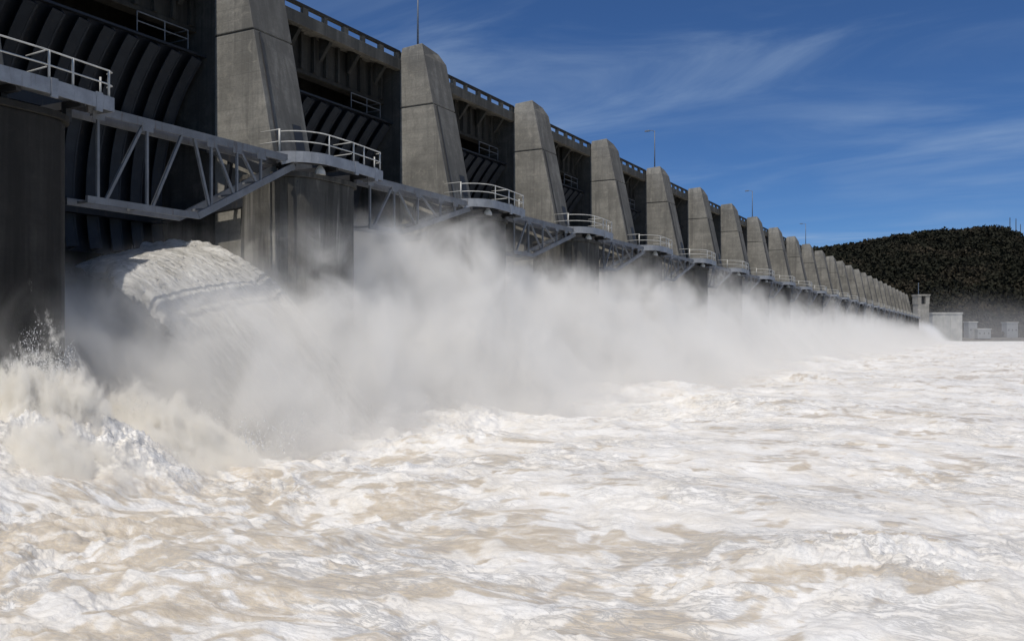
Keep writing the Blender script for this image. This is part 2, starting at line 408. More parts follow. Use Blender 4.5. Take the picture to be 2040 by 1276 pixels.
def make_platform():
    root = empty("service_platform")
    # plan of the outer edge: a curve leaving the truss, then straight past the pier nose
    outer = [(32.35, -3.15)]
    for k in range(1, 9):
        a = R(90*k/8); outer.append((32.5 - 2.0*math.sin(a), -1.15 - 2.0*math.cos(a)))
    outer += [(30.5, 0.7), (30.8, 3.85)]
    inner = [(32.2, 3.85), (32.0, 1.0), (32.25, -.6), (33.3, -2.2), (33.3, -3.1)]
    MB().prism_z(outer+inner, 13.72, 13.95).build("deck", M_plat, root)
    f = MB()
    for i in range(len(outer)-1):
        a, b = outer[i], outer[i+1]
        f.bar((a[0], a[1], 13.69), (b[0], b[1], 13.69), .07, .56)
    f.build("fascia", M_plat, root)
    MB().bar((30.8, 3.88, 13.69), (32.2, 3.88, 13.69), .07, .56).build("end_plate", M_plat, root)
    MB().bar((30.50, .95, 13.65), (30.50, 1.22, 13.65), .10, .72).build("splice_plate", M_plat, root)
    MB().bar((30.72, 3.0, 13.65), (30.74, 3.3, 13.65), .10, .74).build("splice_plate", M_plat, root)
    for y in (-2.2, 0.0, 2.6):
        s_ = MB(); s_.bar((30.95 if y > -1 else 32.0, y, 13.5), (34.2, y, 13.5), .2, .3); s_.bar((31.9 if y > -1 else 32.9, y, 13.4), (31.9 if y > -1 else 32.9, y, 12.9), .25)
        s_.build("support_beam", M_dark, root)
    # posts and rails
    def off(p, q): return (p[0]+q, p[1])
    ro = [(32.25, -3.05)] + [(32.5 - 1.93*math.sin(R(90*k/8)), -1.15 - 1.93*math.cos(R(90*k/8))) for k in range(1, 9)] + [(30.58, .7), (30.86, 3.7)]
    for z, in ((14.48,), (15.02,)):
        m = MB().tube([(a, b, z) for a, b in ro] + [(31.0, 3.95, z), (31.35, 4.0, z)], .033); m.build("rail", M_rail, root, True)
    for a, b in (ro[0], ro[8], (30.6, .95), (30.7, 2.0), (30.86, 3.7)):
        MB().tube([(a, b, 13.9), (a, b, 15.04)], .045).build("post", M_rail, root, True)
    for z in (14.5, 15.12):
        MB().tube([(32.2, -3.12, z), (33.6, -3.0, z)], .028).build("rail", M_rail, root, True)
        MB().tube([(30.75, .95, z-.06), (32.1, 1.05, z-.06)], .028).build("rail", M_rail, root, True)
    MB().tube([(32.2, -3.12, 13.9), (32.2, -3.12, 15.14)], .05).build("post", M_rail, root, True)
    MB().tube([(31.1, 3.5, 13.9), (31.1, 3.5, 14.75)], .04).build("post", M_rail, root, True)
    l = MB(); l.tube([(31.1, -1.25, 13.45), (31.1, -1.25, 13.2), (31.1, -1.25, 12.98)], [.1, .26, .30], 12); l.build("floodlight", M_rail, root)
    MB().bar((31.9, -3.3, 13.3), (31.5, -2.7, 13.55), .14).build("stay", M_plat, root)
    return root

def make_truss(y0, ytap, y1, zlow, posts, diags, name="truss_walkway"):
    root = empty(name)
    zt = 13.6
    def low(y): return zlow if y < ytap else zlow + (y-ytap)/(y1-ytap)*(zt-.25-zlow)
    for D, sc in ((31.8, 1.0), (33.05, .85)):
        MB().bar((D, y0, zt), (D, y1+.35, zt), .14*sc, .36).build("top_chord", M_truss, root)
        if y0 < ytap-.2: MB().bar((D, y0, zlow), (D, ytap+.1, zlow), .14*sc, .28).build("bottom_chord", M_truss, root)
        MB().bar((D-.02, ytap, zlow), (D-.02, y1+.1, zt-.3), .14*sc, .32).build("bottom_chord", M_truss, root)
        if D > 32: continue
        for y in posts: MB().bar((D-.01, y, low(y)), (D-.01, y, zt-.1), .11).build("post", M_truss, root)
        for (ya, za, yb, zb) in diags:
            MB().bar((D+.01, ya, low(ya)+.1 if za == 0 else zt-.15), (D+.01, yb, low(yb)+.1 if zb == 0 else zt-.15), .12).build("diagonal", M_truss, root)
    MB().box(32.1, 32.8, y0, y1, 13.68, 13.74).build("walkway_deck", M_dark, root)
    for y in posts: MB().bar((31.72, y-.28, zt-.22), (31.72, y+.28, zt-.22), .03, .34).build("gusset_plate", M_truss, root)
    x = MB()
    for y in posts: x.bar((31.8, y, low(y)), (33.05, y, low(y)), .1)
    x.build("cross_member", M_truss, root)
    return root

def table_of(root):
    t = {}
    for o in bpy.data.objects:
        if o.parent: t.setdefault(o.parent.name, []).append(o)
    return t
def join_simple(root, name, mats):
    """one mesh of a whole thing, for copies that are only a few pixels"""
    import bmesh
    me = bpy.data.meshes.new(name); bm = bmesh.new(); ml = []
    for ch in kids(root):
        tmp = bmesh.new(); tmp.from_mesh(ch.data)
        m = ch.data.materials[0]
        if m not in ml: ml.append(m)
        for f in tmp.faces: f.material_index = ml.index(m)
        mt = bpy.data.meshes.new("tmp"); tmp.to_mesh(mt); tmp.free(); bm.from_mesh(mt); bpy.data.meshes.remove(mt)
    bm.to_mesh(me); bm.free()
    for m in ml: me.materials.append(m)
    return me

pier0 = make_pier(); gate0 = make_gate(); span0 = make_span(); plat0 = make_platform()
trussA = make_truss(3.4, 9.1, 15.4, 9.95, [3.9, 6.3, 9.9, 11.5, 13.1],
                    [(4.3, 0, 6.1, 1), (6.6, 0, 8.2, 1), (9.8, 0, 8.9, 1), (11.3, 0, 10.1, 1), (12.8, 0, 11.7, 1)])
trussB = make_truss(3.9, 7.2, 15.25, 10.85, [3.98, 6.4, 8.95, 11.6, 13.4],
                    [(4.4, 0, 6.2, 1), (8.7, 0, 6.7, 1), (11.3, 0, 9.2, 1)])
TB = table_of(None)
far_plat = join_simple(plat0, "service_platform", None); far_truss = join_simple(trussB, "truss_walkway", None); far_gate = join_simple(gate0, "tainter_gate", None)
def far_thing(me, name): 
    o = bpy.data.objects.new(name, me); scene.collection.objects.link(o); return o

used = set(); near_piers = []
def place(proto, y):
    if proto.name in used: o = copy_tree(proto, None, TB)
    else: o = proto; used.add(proto.name)
    o.location = (0, y, 0); return o
for n in range(N0, N1+1):
    o = place(pier0, YC(n))
    if n < 0: near_piers.append(o)
    if n == -2: lb = "stained concrete dam pier nearest the camera, outside the left edge"
    elif n == -1: lb = "dark concrete dam pier cut off by the left edge of the photo"
    elif n == 0: lb = "largest battered concrete dam pier, its top cut off by the upper edge"
    elif n == 1: lb = "tall battered concrete dam pier carrying the nearest pole, whole top in view"
    elif n in (4, 7, 10): lb = {4: "weathered concrete dam pier carrying the first complete street lamp", 7: "weathered concrete dam pier carrying the middle one of three street lamps", 10: "small concrete dam pier under the most distant street lamp"}[n]
    elif n <= 16: lb = "%s battered concrete dam pier counted from the left edge of the photo" % ORD[n+1]
    elif n < N1: lb = "tiny distant concrete dam pier in the closed row near the far shore"
    else: lb = "last concrete dam pier, at the far shore end of the dam"
    tag(o, lb, "dam pier", "concrete piers along the dam")
wet_me = {}
for p_ in near_piers:      # near-end bases: their shade is put into a near-black colour
    for ch in kids(p_):
        if ch.name.startswith("base"):
            k = ch.name.split('.')[0]
            if k not in wet_me: wet_me[k] = ch.data.copy(); wet_me[k].materials[0] = M_wetbase
            ch.data = wet_me[k]
for n in range(N0, N1):
    o = place(span0, YC(n))
    k = n+1
    lb = "concrete road bridge span with open parapet over the %s spillway bay" % ORD[k] if n <= 9 else "small distant road bridge span between far dam piers"
    if n == -2: lb = "concrete road bridge span nearest the camera, outside the frame"
    tag(o, lb, "bridge span", "road bridge spans on top of the dam")
    far = n > 5
    g_ = far_thing(far_gate, "tainter_gate") if far else place(gate0, YC(n))
    g_.location = (0, YC(n), 0)
    lb = {-2: "dark ribbed steel gate nearest the camera, outside the frame", -1: "large dark ribbed steel spillway gate at the upper left", 0: "dark ribbed steel spillway gate in the bay right of the largest pier", 1: "ribbed steel gate in the shaded bay right of the pier with the nearest pole"}.get(n, "dark ribbed gate in the %s shaded spillway bay of the dam" % ORD[k] if n <= 5 else "hardly visible ribbed gate in a narrow distant spillway bay")
    tag(g_, lb, "spillway gate", "tainter gates of the dam")
for n in range(-1, N1+1):
    o = place(plat0, YC(n)) if n <= 7 else far_thing(far_plat, "service_platform")
    o.location = (0, YC(n), 0)
    lb = {-1: "pale steel service platform with pipe railing at the left edge", 0: "pale steel service platform with curved edge and railing below the largest pier", 1: "pale steel service platform with railing at the foot of the pier with the nearest pole"}.get(n, "railed steel service platform at the foot of the %s pier from the left edge" % ORD[n+1] if n <= 9 else "tiny distant service platform strung along the far dam piers")
    tag(o, lb, "platform", "service platforms on the pier noses")
for n in range(-1, N1):
    if n == -1: o = trussA
    else: o = place(trussB, YC(n)) if n <= 6 else far_thing(far_truss, "truss_walkway")
    o.location = (0, YC(n), 0)
    lb = {-1: "large grey steel truss walkway, half in shade, ending at the largest pier", 0: "grey steel truss walkway leading to the platform under the nearest pole"}.get(n, "grey steel truss walkway across the %s spillway bay" % ORD[n+1] if n <= 8 else "tiny distant steel truss walkway above the far bays")
    tag(o, lb, "truss walkway", "truss walkways between the service platforms")

sill = MB(); sill.prism_y([(51, -3), (51, 13.1), (46.6, 13.1), (45.0, 8.5), (42, 8.0), (38, 5.0), (34.5, 1.0), (33, -3)], YC(N0)-9, YC(N1)+9)
tag(sill.build("spillway_sill", M_wetbase), "dark wet concrete sill of the spillway, low between the piers behind the water jets", "spillway sill")
# street lamps on top of the towers
def make_lamp():
    root = empty("street_lamp")
    MB().tube([(37.6, 0, 0), (37.6, 0, .35)], .16, 8).build("base", M_pole, root)
    MB().tube([(37.6, 0, .3), (37.6, 0, 5.0)], [.085, .055], 8).build("pole", M_pole, root, True)
    MB().tube([(37.6, 0, 4.85), (37.9, 0, 5.05), (38.35, 0, 5.1)], .04).build("arm", M_pole, root, True)
    MB().prism_y([(38.25, 4.98), (38.3, 5.16), (38.85, 5.14), (38.95, 4.98)], -.14, .14).build("lamp_head", M_pole, root, bevel=.03)
    return root
lamp0 = make_lamp()
TB = table_of(None)
for n, lb in ((1, "tall thin pole on the pier left of centre, top cut off by the photo"), (4, "nearest complete street lamp standing on a dam pier"), (7, "middle street lamp of the three complete ones on the dam"), (10, "farthest and smallest street lamp on the dam, left of the hill")):
    o = place(lamp0, YC(n)-.4); o.location.z = 25.7
    tag(o, lb, "street lamp", "street lamps on the dam")

# ------------------------------------------------------------------ river
CAMR = np.array([math.cos(TH), math.sin(TH)]); CAMF = np.array([-math.sin(TH), math.cos(TH)])
def water_fields(x, y, spacing, r):
    """height of the churning water, and how thin the foam is (0 white .. 1 brown water showing)"""
    D = -x
    wx = x + 1.6*perlin(x*.13+9, y*.16, 21) + .5*perlin(x*.5, y*.6+4, 22)
    wy = y + 1.2*perlin(x*.13, y*.16+7, 23) + .35*perlin(x*.5+2, y*.6, 24)
    rough = .62 + .75*sstep(8, 26, D) + .25*perlin(x*.05, y*.05, 25)
    h = np.zeros_like(x)
    def oc(wl, amp, seed, mode, st=.55):
        wgt = np.clip((wl/(2.2*spacing)-.6), 0, 1)
        n = perlin(wx/wl*st, wy/wl, seed)
        if mode == 'r': n = np.clip(1-np.sqrt(n*n+.008)*2.1, 0, 1)**1.5*.85 - .3
        if mode == 'b': n = np.sqrt(n*n+.006)*1.7 - .35
        return amp*n*wgt
    reg = perlin(x*.05+3.3, y*.06+1.2, 31) + .55*perlin(x*.14, y*.16, 32)
    th = .8*perlin(wx*.34, wy*.46, 33) + .85*perlin(wx*.95, wy*1.2, 34) + .6*perlin(wx*2.3, wy*3.0, 35)
    left = sstep(-3, 5, D)*.36*sstep(32, 15, y) + sstep(60, 110, y)*sstep(12, 24, D)*.15 - sstep(-4, -14, D)*.12
    tan = sstep(.27, .85, th + reg*.55 + left + .08)
    fine = (1.5 - .75*np.clip(tan, 0, 1))*(.6 + .9*sstep(-.3, .35, perlin(x*.16+5, y*.2, 36)))
    h += oc(14, .85, 1, 'n', .8) + oc(6.5, .62, 2, 'n', .75) + oc(3.1, .38, 3, 'r', .7) + oc(1.5, .15, 4, 'r', .6) + fine*(oc(.75, .07, 5, 'b', .6) + oc(.4, .04, 6, 'b', .6) + oc(.2, .022, 7, 'b', .7) + oc(.11, .008, 8, 'n'))
    h *= rough
    return h, tan
nc = 1150; 
ang = np.concatenate([np.linspace(-80, -36, 60)[:-1], np.linspace(-36, 36, 1040), np.linspace(36, 80, 60)[1:]]); nc = len(ang)
rr = [7.5]
while rr[-1] < 60: rr.append(rr[-1]*1.0036)
while rr[-1] < 1300: rr.append(rr[-1]*1.0075)
rr += [2200, 4200]
rr = np.array(rr); nr = len(rr)
RRg, AA = np.meshgrid(rr, np.radians(ang), indexing='ij')
X = RRg*(CAMR[0]*np.sin(AA) + CAMF[0]*np.cos(AA)); Y = RRg*(CAMR[1]*np.sin(AA) + CAMF[1]*np.cos(AA))
sp_ = np.maximum(RRg*math.radians(72/1040), np.gradient(rr)[:, None]*.55)
H, TAN = water_fields(X, Y, sp_, RRg)
H *= 1 - .75*sstep(150, 700, RRg)
# the big boil breaking on the left, near the toe of the dam, and smaller ones along the toe
rs = np.random.RandomState(5)
def boil(x0, y0, rad, hgt, seed):
    global H
    d = np.hypot((X-x0), (Y-y0)); k = np.exp(-(d/rad)**2*1.3)
    s = .62 + .55*fbm(X*.6+seed, Y*.6, 4, seed, .5) + .22*np.abs(fbm(X*1.3, Y*1.3+seed, 4, seed+3))
    H = H + hgt*k*s + .30*np.sqrt(hgt)*k*fbm(X*3.1, Y*3.1+seed, 4, seed+9, .6)
    if seed in (41, 43, 44, 47, 48): globals()['TAN'] = TAN*(1-.85*np.clip(k*1.6, 0, 1))
boil(-27.2, 18.6, 2.8, 1.2, 41); boil(-28.5, 15.4, 3.2, 1.0, 43); boil(-27.0, 22.0, 3.4, 1.3, 44); boil(-25.6, 16.6, 2.6, .9, 48); boil(-24.6, 19.4, 2.6, 1.0, 47)
for k in range(34):
    yb = 30+k*9+rs.rand()*6
    boil(-(24.5+rs.rand()*4), yb, 2.2+rs.rand()*2.0, .5+rs.rand()*.9, 50+k % 7)
boil(3.5, 17.2, 1.5, .8, 63); boil(5.2, 16.0, 1.2, .6, 64); boil(7.6, 18.6, 1.5, .75, 65); boil(-1.5, 17.5, 2.2, .45, 60); boil(4.5, 19.5, 2.6, .5, 61); boil(8.5, 25, 3.2, .5, 62)
P = np.stack([X.ravel(), Y.ravel(), H.ravel()], -1)

g = G("foaming_water")
at = g.n("Attribute"); at.attribute_name = "thin"
v = g.world()
wv = g.noise(v, .8, 3, .5)
vs = g.world((.45, 1, 1))
f1 = g.noise(vs, 2.6, 9, .68, .9); f2 = g.noise(vs, 11, 6, .68, .5); f3 = g.noise(v, .5, 5, .6, 1.2)
f4 = g.noise(g.world((.30, 1.2, 1)), 3.4, 7, .7, 1.4)
th = g.math('ADD', at.outputs['Fac'], g.math('MULTIPLY', g.math('SUBTRACT', f1, .5), 2.8))
th = g.math('ADD', th, g.math('MULTIPLY', g.math('SUBTRACT', f2, .5), 1.5))
tanf = g.rng(th, .20, 1.45, 0., .95)
white = g.mix(g.rng(f3, .38, .66), (.91, .885, .84, 1), (.82, .77, .69, 1))
tanc = g.mix(g.rng(f2, .3, .7), (.46, .36, .24, 1), (.66, .56, .41, 1))
col = g.mix(tanf, white, tanc)
rid = g.rng(g.math('ABSOLUTE', g.math('SUBTRACT', f4, .5)), .0, .05, 1., 0.)
patch = g.rng(g.noise(g.world((.7, 1, 1)), .23, 4, .6, .8), .42, .60)
rid = g.math('MULTIPLY', rid, g.math('MULTIPLY_ADD', patch, .7, .3))
col = g.mix(g.math('MULTIPLY', rid, .6), col, (.40, .395, .385, 1))
gr = g.math('MULTIPLY', g.rng(f1, .48, .66), g.math('MULTIPLY_ADD', patch, .28, .18))
col = g.mix(gr, col, (.50, .50, .51, 1))
bh = g.math('ADD', g.math('MULTIPLY', f1, 1.0), g.math('MULTIPLY', f2, .4))
bh = g.math('SUBTRACT', bh, g.math('MULTIPLY', rid, .16))
froth = g.noise(v, 30, 5, .75); bh = g.math('ADD', bh, g.math('MULTIPLY', froth, .28))
col = g.mix(g.rng(froth, .5, .72, 0., .22), col, (.45, .45, .45, 1))
b1 = g.bump(bh, g.rng(tanf, 0., 1., .6, .5), .12)
rough = g.rng(tanf, 0., 1., .62, .28)
M_water = g.surf(col, rough, b1, spec=.35)
o = grid_mesh("water", P, nr, nc, M_water, {"thin": TAN}); o["kind"] = "structure"

# spillway jets: a thick sheet bursting from under each gate, falling to the toe
def jet_mesh(seed, ya, yb, detail):
    """ya: near edge beyond the lip, yb: along the far pier; the sheet hangs lower at its near edge"""
    nu, nv = (190, 130) if detail else (30, 16)
    D = np.array([43.2, 40, 37.8, 36, 34.3, 33, 31.6, 30, 28.4, 27, 25.6]); Z = np.array([9.05, 9.15, 9.0, 8.5, 7.75, 6.95, 5.85, 4.3, 2.55, .9, -1.0])
    u = np.linspace(0, 1, nu); du = np.interp(u, np.linspace(0, 1, len(D)), D); dz = np.interp(u, np.linspace(0, 1, len(D)), Z)
    U, V = np.meshgrid(u, np.linspace(0, 1, nv), indexing='ij')
    Dg = du[:, None]+0*V; Zg = dz[:, None]+0*V
    near = ya + np.interp(Dg, [25, 33, 35.9, 38, 40, 43.2], [-.3, -.1, .1, 2.1, 2.9, 3.4])*(1 if detail else 0)
    near = near + .22*fbm(U*26, V*0+seed, 4, seed, .7) + .5*(1-V)**6*fbm(U*9, V*0+seed, 3, seed+2)
    Yg = near + (yb-near)*V
    st = fbm(U*4.0, Yg*3.6, 5, seed+1, .7)*.22*(.5+U) + fbm(U*30, Yg*6, 3, seed+7)*.10
    Zt = Zg - 1.15*(1-V)**1.6 + st + np.exp(-((V-.97)/.05)**2)*.35*(1+fbm(U*22, V*0, 4, seed+9, .7)) - .35*(1-sstep(0, .04, V))
    return np.stack([-Dg.ravel(), Yg.ravel(), Zt.ravel()], -1), nu, nv
g = G("jet_water")
v = g.world((.35, 2.6, .7)); s1 = g.noise(v, 1.2, 8, .7, .3); s2 = g.noise(g.world(), 5, 6, .7)
col = g.mix(g.rng(s1, .35, .65), (.40, .385, .35, 1), (.80, .78, .74, 1))
M_jet = g.surf(col, .6, g.bump(g.math('ADD', s1, g.math('MULTIPLY', s2, .4)), .9, .30), spec=.3)
JP, ju, jv = jet_mesh(3, 7.7, 14.9, True)      # relative to the pier on its near side
JF, fu, fv = jet_mesh(8, 3.2, 14.9, False)
for n in range(-1, N1-6):
    if n <= 0:
        o = grid_mesh("water_jet", JP, ju, jv, M_jet) if n == -1 else grid_mesh("water_jet", JF, fu, fv, M_jet); fo = o
        sm = o.modifiers.new("thickness", 'SOLIDIFY'); sm.thickness = .55; sm.offset = 0 if n == -1 else -1
    else: o = fo.copy(); scene.collection.objects.link(o)
    o.location = (0, YC(n), 0); o["kind"] = "structure"

# spray: droplets thrown up round the big boil and along the jet edges
def droplets(n, fn, smin, smax, seed):
    rs = np.random.RandomState(seed); c = fn(n, rs); n = len(c)
    s = smin+(smax-smin)*rs.rand(n)**3
    base = np.array([[1, 0, -.5], [-.5, .87, -.5], [-.5, -.87, -.5], [0, 0, 1], [0, 0, -1.1]])
    T = np.array([[0, 1, 3], [1, 2, 3], [2, 0, 3], [1, 0, 4], [2, 1, 4], [0, 2, 4]])
    ro = rs.rand(n)*6.28; ca, sa = np.cos(ro), np.sin(ro)
    Bx = base[None, :, 0]*ca[:, None]-base[None, :, 1]*sa[:, None]; By = base[None, :, 0]*sa[:, None]+base[None, :, 1]*ca[:, None]
    Bz = base[None, :, 2]*(1+1.2*rs.rand(n))[:, None]
    P = c[:, None, :] + np.stack([Bx, By, Bz], -1)*s[:, None, None]
    Tn = (T[None]+5*np.arange(n)[:, None, None]).reshape(-1, 3)
    return P.reshape(-1, 3), Tn
def around_boil(n, rs):
    out = []
    for (x0, y0, rad, hg, m) in ((-27.2, 18.6, 2.3, 4.6, .45), (-28.6, 15.0, 3.2, 3.4, .25), (-27.0, 22.0, 3.2, 2.6, .2), (-25, 19, 3.0, 1.7, .1)):
        k = int(n*m); ncl = 260
        cx = rs.randn(ncl)*rad*.42; cyy = rs.randn(ncl)*rad*.42; cz_ = hg*np.exp(-(cx**2+cyy**2)/(rad*rad*.7))*(.45+.6*rs.rand(ncl)**1.6)
        i = rs.randint(0, ncl, k); t = rs.rand(k)
        out.append(np.stack([x0+cx[i]*(.75+.35*t)+rs.randn(k)*.12, y0+cyy[i]*(.75+.35*t)+rs.randn(k)*.12, cz_[i]*(.45+.6*t)+rs.randn(k)*.10], -1))
    return np.concatenate(out)
def toe(n, rs):
    y = 24+rs.rand(n)**1.4*110; x = -(26+rs.randn(n)*2.0); z = np.abs(rs.randn(n))*.7+.25
    cl = perlin(x*.8, y*.8, 77) + .5*perlin(x*3, y*3, 78); k = cl > .12
    return np.stack([x, y, z*(.5+cl)], -1)[k]
def jetedge(n, rs):
    u = rs.rand(n); D = np.interp(u, [0, .3, .6, 1], [38.5, 35, 32, 29.5]); z = np.interp(u, [0, .3, .6, 1], [9.2, 8.2, 6.3, 3.8])
    return np.stack([-D-rs.randn(n)*.2, YC(-1)+14.7-np.abs(rs.randn(n))*.25, z+np.abs(rs.randn(n))*.16], -1)
Ps = []; Ts = []; b = 0
for args in ((130000, around_boil, .005, .019, 1), (60000, toe, .007, .030, 2), (16000, jetedge, .007, .028, 3)):
    p, t = droplets(*args); Ps.append(p); Ts.append(t+b); b += len(p)
g = G("spray_drops"); M_spray = g.surf((.82, .81, .79, 1), .4, spec=.4)
o = tri_mesh("spray", np.concatenate(Ps), np.concatenate(Ts), M_spray); o["kind"] = "stuff"

# ------------------------------------------------------------------ mist
def mist(name, y0, y1, step):
    g = G("mist_volume")
    v = g.world(); sp = g.n("SeparateXYZ"); g.l(v, sp.inputs[0]); x, y, z = sp.outputs
    D = g.math('MULTIPLY', x, -1.0)
    D = g.math('ADD', D, g.rng(y, 29., 20., 0., -4.5))
    n1 = g.noise(g.world((1, .75, 1)), .11, 2, .5, .0)
    n2 = g.noise(g.world((1, .9, .75)), .36, 4, .62, 1.1)
    nn = g.math('ADD', g.math('MULTIPLY', g.math('SUBTRACT', n1, .5), 10.0), g.math('MULTIPLY', g.math('SUBTRACT', n2, .5), 8.0))
    # height of the mist: highest over the toe, sinking towards the river
    top = g.rng(D, 19.5, 32., .8, 9.5)
    drop = g.rng(D, 32.5, 40., 0., -2.0)
    lf = g.math('ADD', g.math('MULTIPLY_ADD', g.math('COSINE', g.math('MULTIPLY', g.math('SUBTRACT', y, 47.25), 2*math.pi/18)), .9, -.2), g.math('MULTIPLY', g.rng(y, 37., 29.), g.rng(D, 28., 33., -1.9, -5.2)))
    top = g.math('ADD', g.math('ADD', top, drop), lf)
    amp = g.rng(D, 20., 29., .25, 1.)
    d = g.math('SUBTRACT', g.math('ADD', top, g.math('MULTIPLY', nn, amp)), z)
    dens = g.rng(d, -4.2, 5.0, 0., 1.)
    dens = g.math('MULTIPLY', dens, dens)
    dens = g.math('MULTIPLY', dens, g.rng(y, 705., 560.))
    dens = g.math('MULTIPLY', dens, g.math('MULTIPLY', g.rng(D, 14., 32., .0, 1.1), g.rng(n2, .30, .62, .25, 1.3)))
    bl = g.math('ADD', g.math('POWER', g.math('DIVIDE', g.math('SUBTRACT', D, 27.3), 3.0), 2.0), g.math('POWER', g.math('DIVIDE', g.math('SUBTRACT', y, 18.4), 3.6), 2.0))
    bl = g.math('ADD', bl, g.math('POWER', g.math('DIVIDE', z, 4.9), 2.0))
    bl = g.math('ADD', bl, g.math('MULTIPLY', g.math('SUBTRACT', n2, .5), 2.2))
    dens = g.math('MAXIMUM', g.math('MULTIPLY', dens, g.rng(y, 110., 450., .95, .16)), g.math('MULTIPLY', g.rng(bl, 1.4, .1), .16))
    p = g.n("VolumePrincipled"); p.inputs['Color'].default_value = (.99, .975, .945, 1)
    p.inputs['Anisotropy'].default_value = -0.1
    g.l(dens, p.inputs['Density']); g.l(p.outputs[0], g.out.inputs['Volume'])
    g.m.cycles.volume_step_rate = step
    m = MB().box(12, 42, y0, y1, -.5, 13.5)
    o = m.build(name, g.m); o["kind"] = "stuff"
    return o
mist("mist", 4, 90, .5)
# the splash at the left: a dense, torn cloud of spray thrown up by the boil
g = G("splash_volume"); v = g.world(); sp = g.n("SeparateXYZ"); g.l(v, sp.inputs[0]); x, y, z = sp.outputs
def hump(x0, y0, rad, h_):
    r2 = g.math('ADD', g.math('POWER', g.math('DIVIDE', g.math('SUBTRACT', x, x0), rad), 2.0), g.math('POWER', g.math('DIVIDE', g.math('SUBTRACT', y, y0), rad), 2.0))
    return g.math('MULTIPLY', g.math('EXPONENT', g.math('MULTIPLY', r2, -1.0)), h_)
hh = g.math('MAXIMUM', hump(-26.9, 18.3, 2.3, 4.4), g.math('MAXIMUM', hump(-28.4, 14.6, 3.2, 3.6), hump(-27.0, 22.0, 3.4, 2.6)))
hh = g.math('MAXIMUM', hh, hump(-24.9, 16.8, 2.8, 2.1))
m1 = g.noise(g.world((1, 1, .6)), .85, 6, .62, .7)
m2 = g.noise(g.world((1, 1, .5)), 3.2, 5, .68, .4)
hh = g.math('MULTIPLY', hh, g.math('ADD', g.math('MULTIPLY_ADD', m1, 2.2, -.12), g.math('MULTIPLY', g.math('SUBTRACT', m2, .5), 1.3)))
dn = g.math('MULTIPLY', g.rng(g.math('SUBTRACT', hh, z), .0, 1.1), g.rng(hh, .25, .8, 0., 7.))
p = g.n("VolumePrincipled"); p.inputs['Color'].default_value = (.99, .965, .91, 1); g.l(dn, p.inputs['Density']); g.l(p.outputs[0], g.out.inputs['Volume'])
g.m.cycles.volume_step_rate = .45
o = MB().box(21, 35.5, 8, 28, -.3, 6.5).build("spray", g.m); o["kind"] = "stuff"
mist("mist", 90.01, 735, 1.6)
g = G("shore_haze"); sp = g.n("SeparateXYZ"); g.l(g.world(), sp.inputs[0])
nn = g.noise(g.world(), .02, 3, .6)
hz = g.math('ADD', g.rng(nn, .3, .7, 7., 22.), g.rng(sp.outputs[0], -30., 200., 4., -6.))
dn = g.math('MULTIPLY', g.rng(g.math('SUBTRACT', hz, sp.outputs[2]), -6., 16.), g.math('MULTIPLY', g.rng(sp.outputs[1], 380., 520.), .0015))
p = g.n("VolumePrincipled"); p.inputs['Color'].default_value = (.98, .97, .95, 1); g.l(dn, p.inputs['Density']); g.l(p.outputs[0], g.out.inputs['Volume'])
g.m.cycles.volume_step_rate = 3
o = MB().box(-330, 43, 370, 650, -.5, 30).build("mist", g.m); o["kind"] = "stuff"

# ------------------------------------------------------------------ far shore
def camxy(X_, Z_): p = CAMR*X_ + CAMF*Z_; return p[0], p[1]
def PX(px, py, Z_):      # where a point of the far shore stands: lateral offset and height for a distance
    return (px-1020)*Z_/1784, 4.5 + (668-py)*Z_/1784
sky_px = np.array([[1350, 560], [1450, 530], [1560, 505], [1620, 494], [1700, 483], [1760, 474], [1800, 467], [1850, 460], [1900, 456], [1950, 451], [1974, 449], [1982, 462], [1992, 488], [2060, 505], [2200, 540]])
sky2 = np.array([[1500, 560], [1800, 500], [1900, 476], [1990, 475], [2040, 470], [2150, 466], [2300, 500]])
def hill_height(Xl, Zl):
    z1c, z2c = 1080., 1500.
    pxa = 1020+Xl/z1c*1784; c1 = 4.5+(668-np.interp(pxa, sky_px[:, 0], sky_px[:, 1]))*z1c/1784 - 11
    pxb = 1020+Xl/z2c*1784; c2 = 4.5+(668-np.interp(pxb, sky2[:, 0], sky2[:, 1]))*z2c/1784 - 20
    s1 = sstep(790, z1c, Zl)*(1-.7*sstep(z1c, 1300, Zl)); s2 = sstep(1000, z2c, Zl)*(1-.5*sstep(z2c, 1900, Zl))
    return np.maximum(3 + (c1-3)*s1, 3+(c2-3)*s2) + 5*fbm(Xl*.012, Zl*.012, 3, 90)
nx, nz = 150, 100
xl = np.linspace(150, 1150, nx); zl = np.linspace(775, 1950, nz)
ZG, XG = np.meshgrid(zl, xl, indexing='ij')
HG = hill_height(XG, ZG)
g = G("hill_soil"); v = g.world(); a = g.noise(v, .03, 5, .6)
M_hill = g.surf(g.mix(g.rng(a, .35, .65), (.035, .032, .026, 1), (.06, .052, .04, 1)), .95)
P = np.stack([XG*CAMR[0]+ZG*CAMF[0], XG*CAMR[1]+ZG*CAMF[1], HG], -1).reshape(-1, 3)
o = grid_mesh("hill", P, nz, nx, M_hill); o["kind"] = "structure"
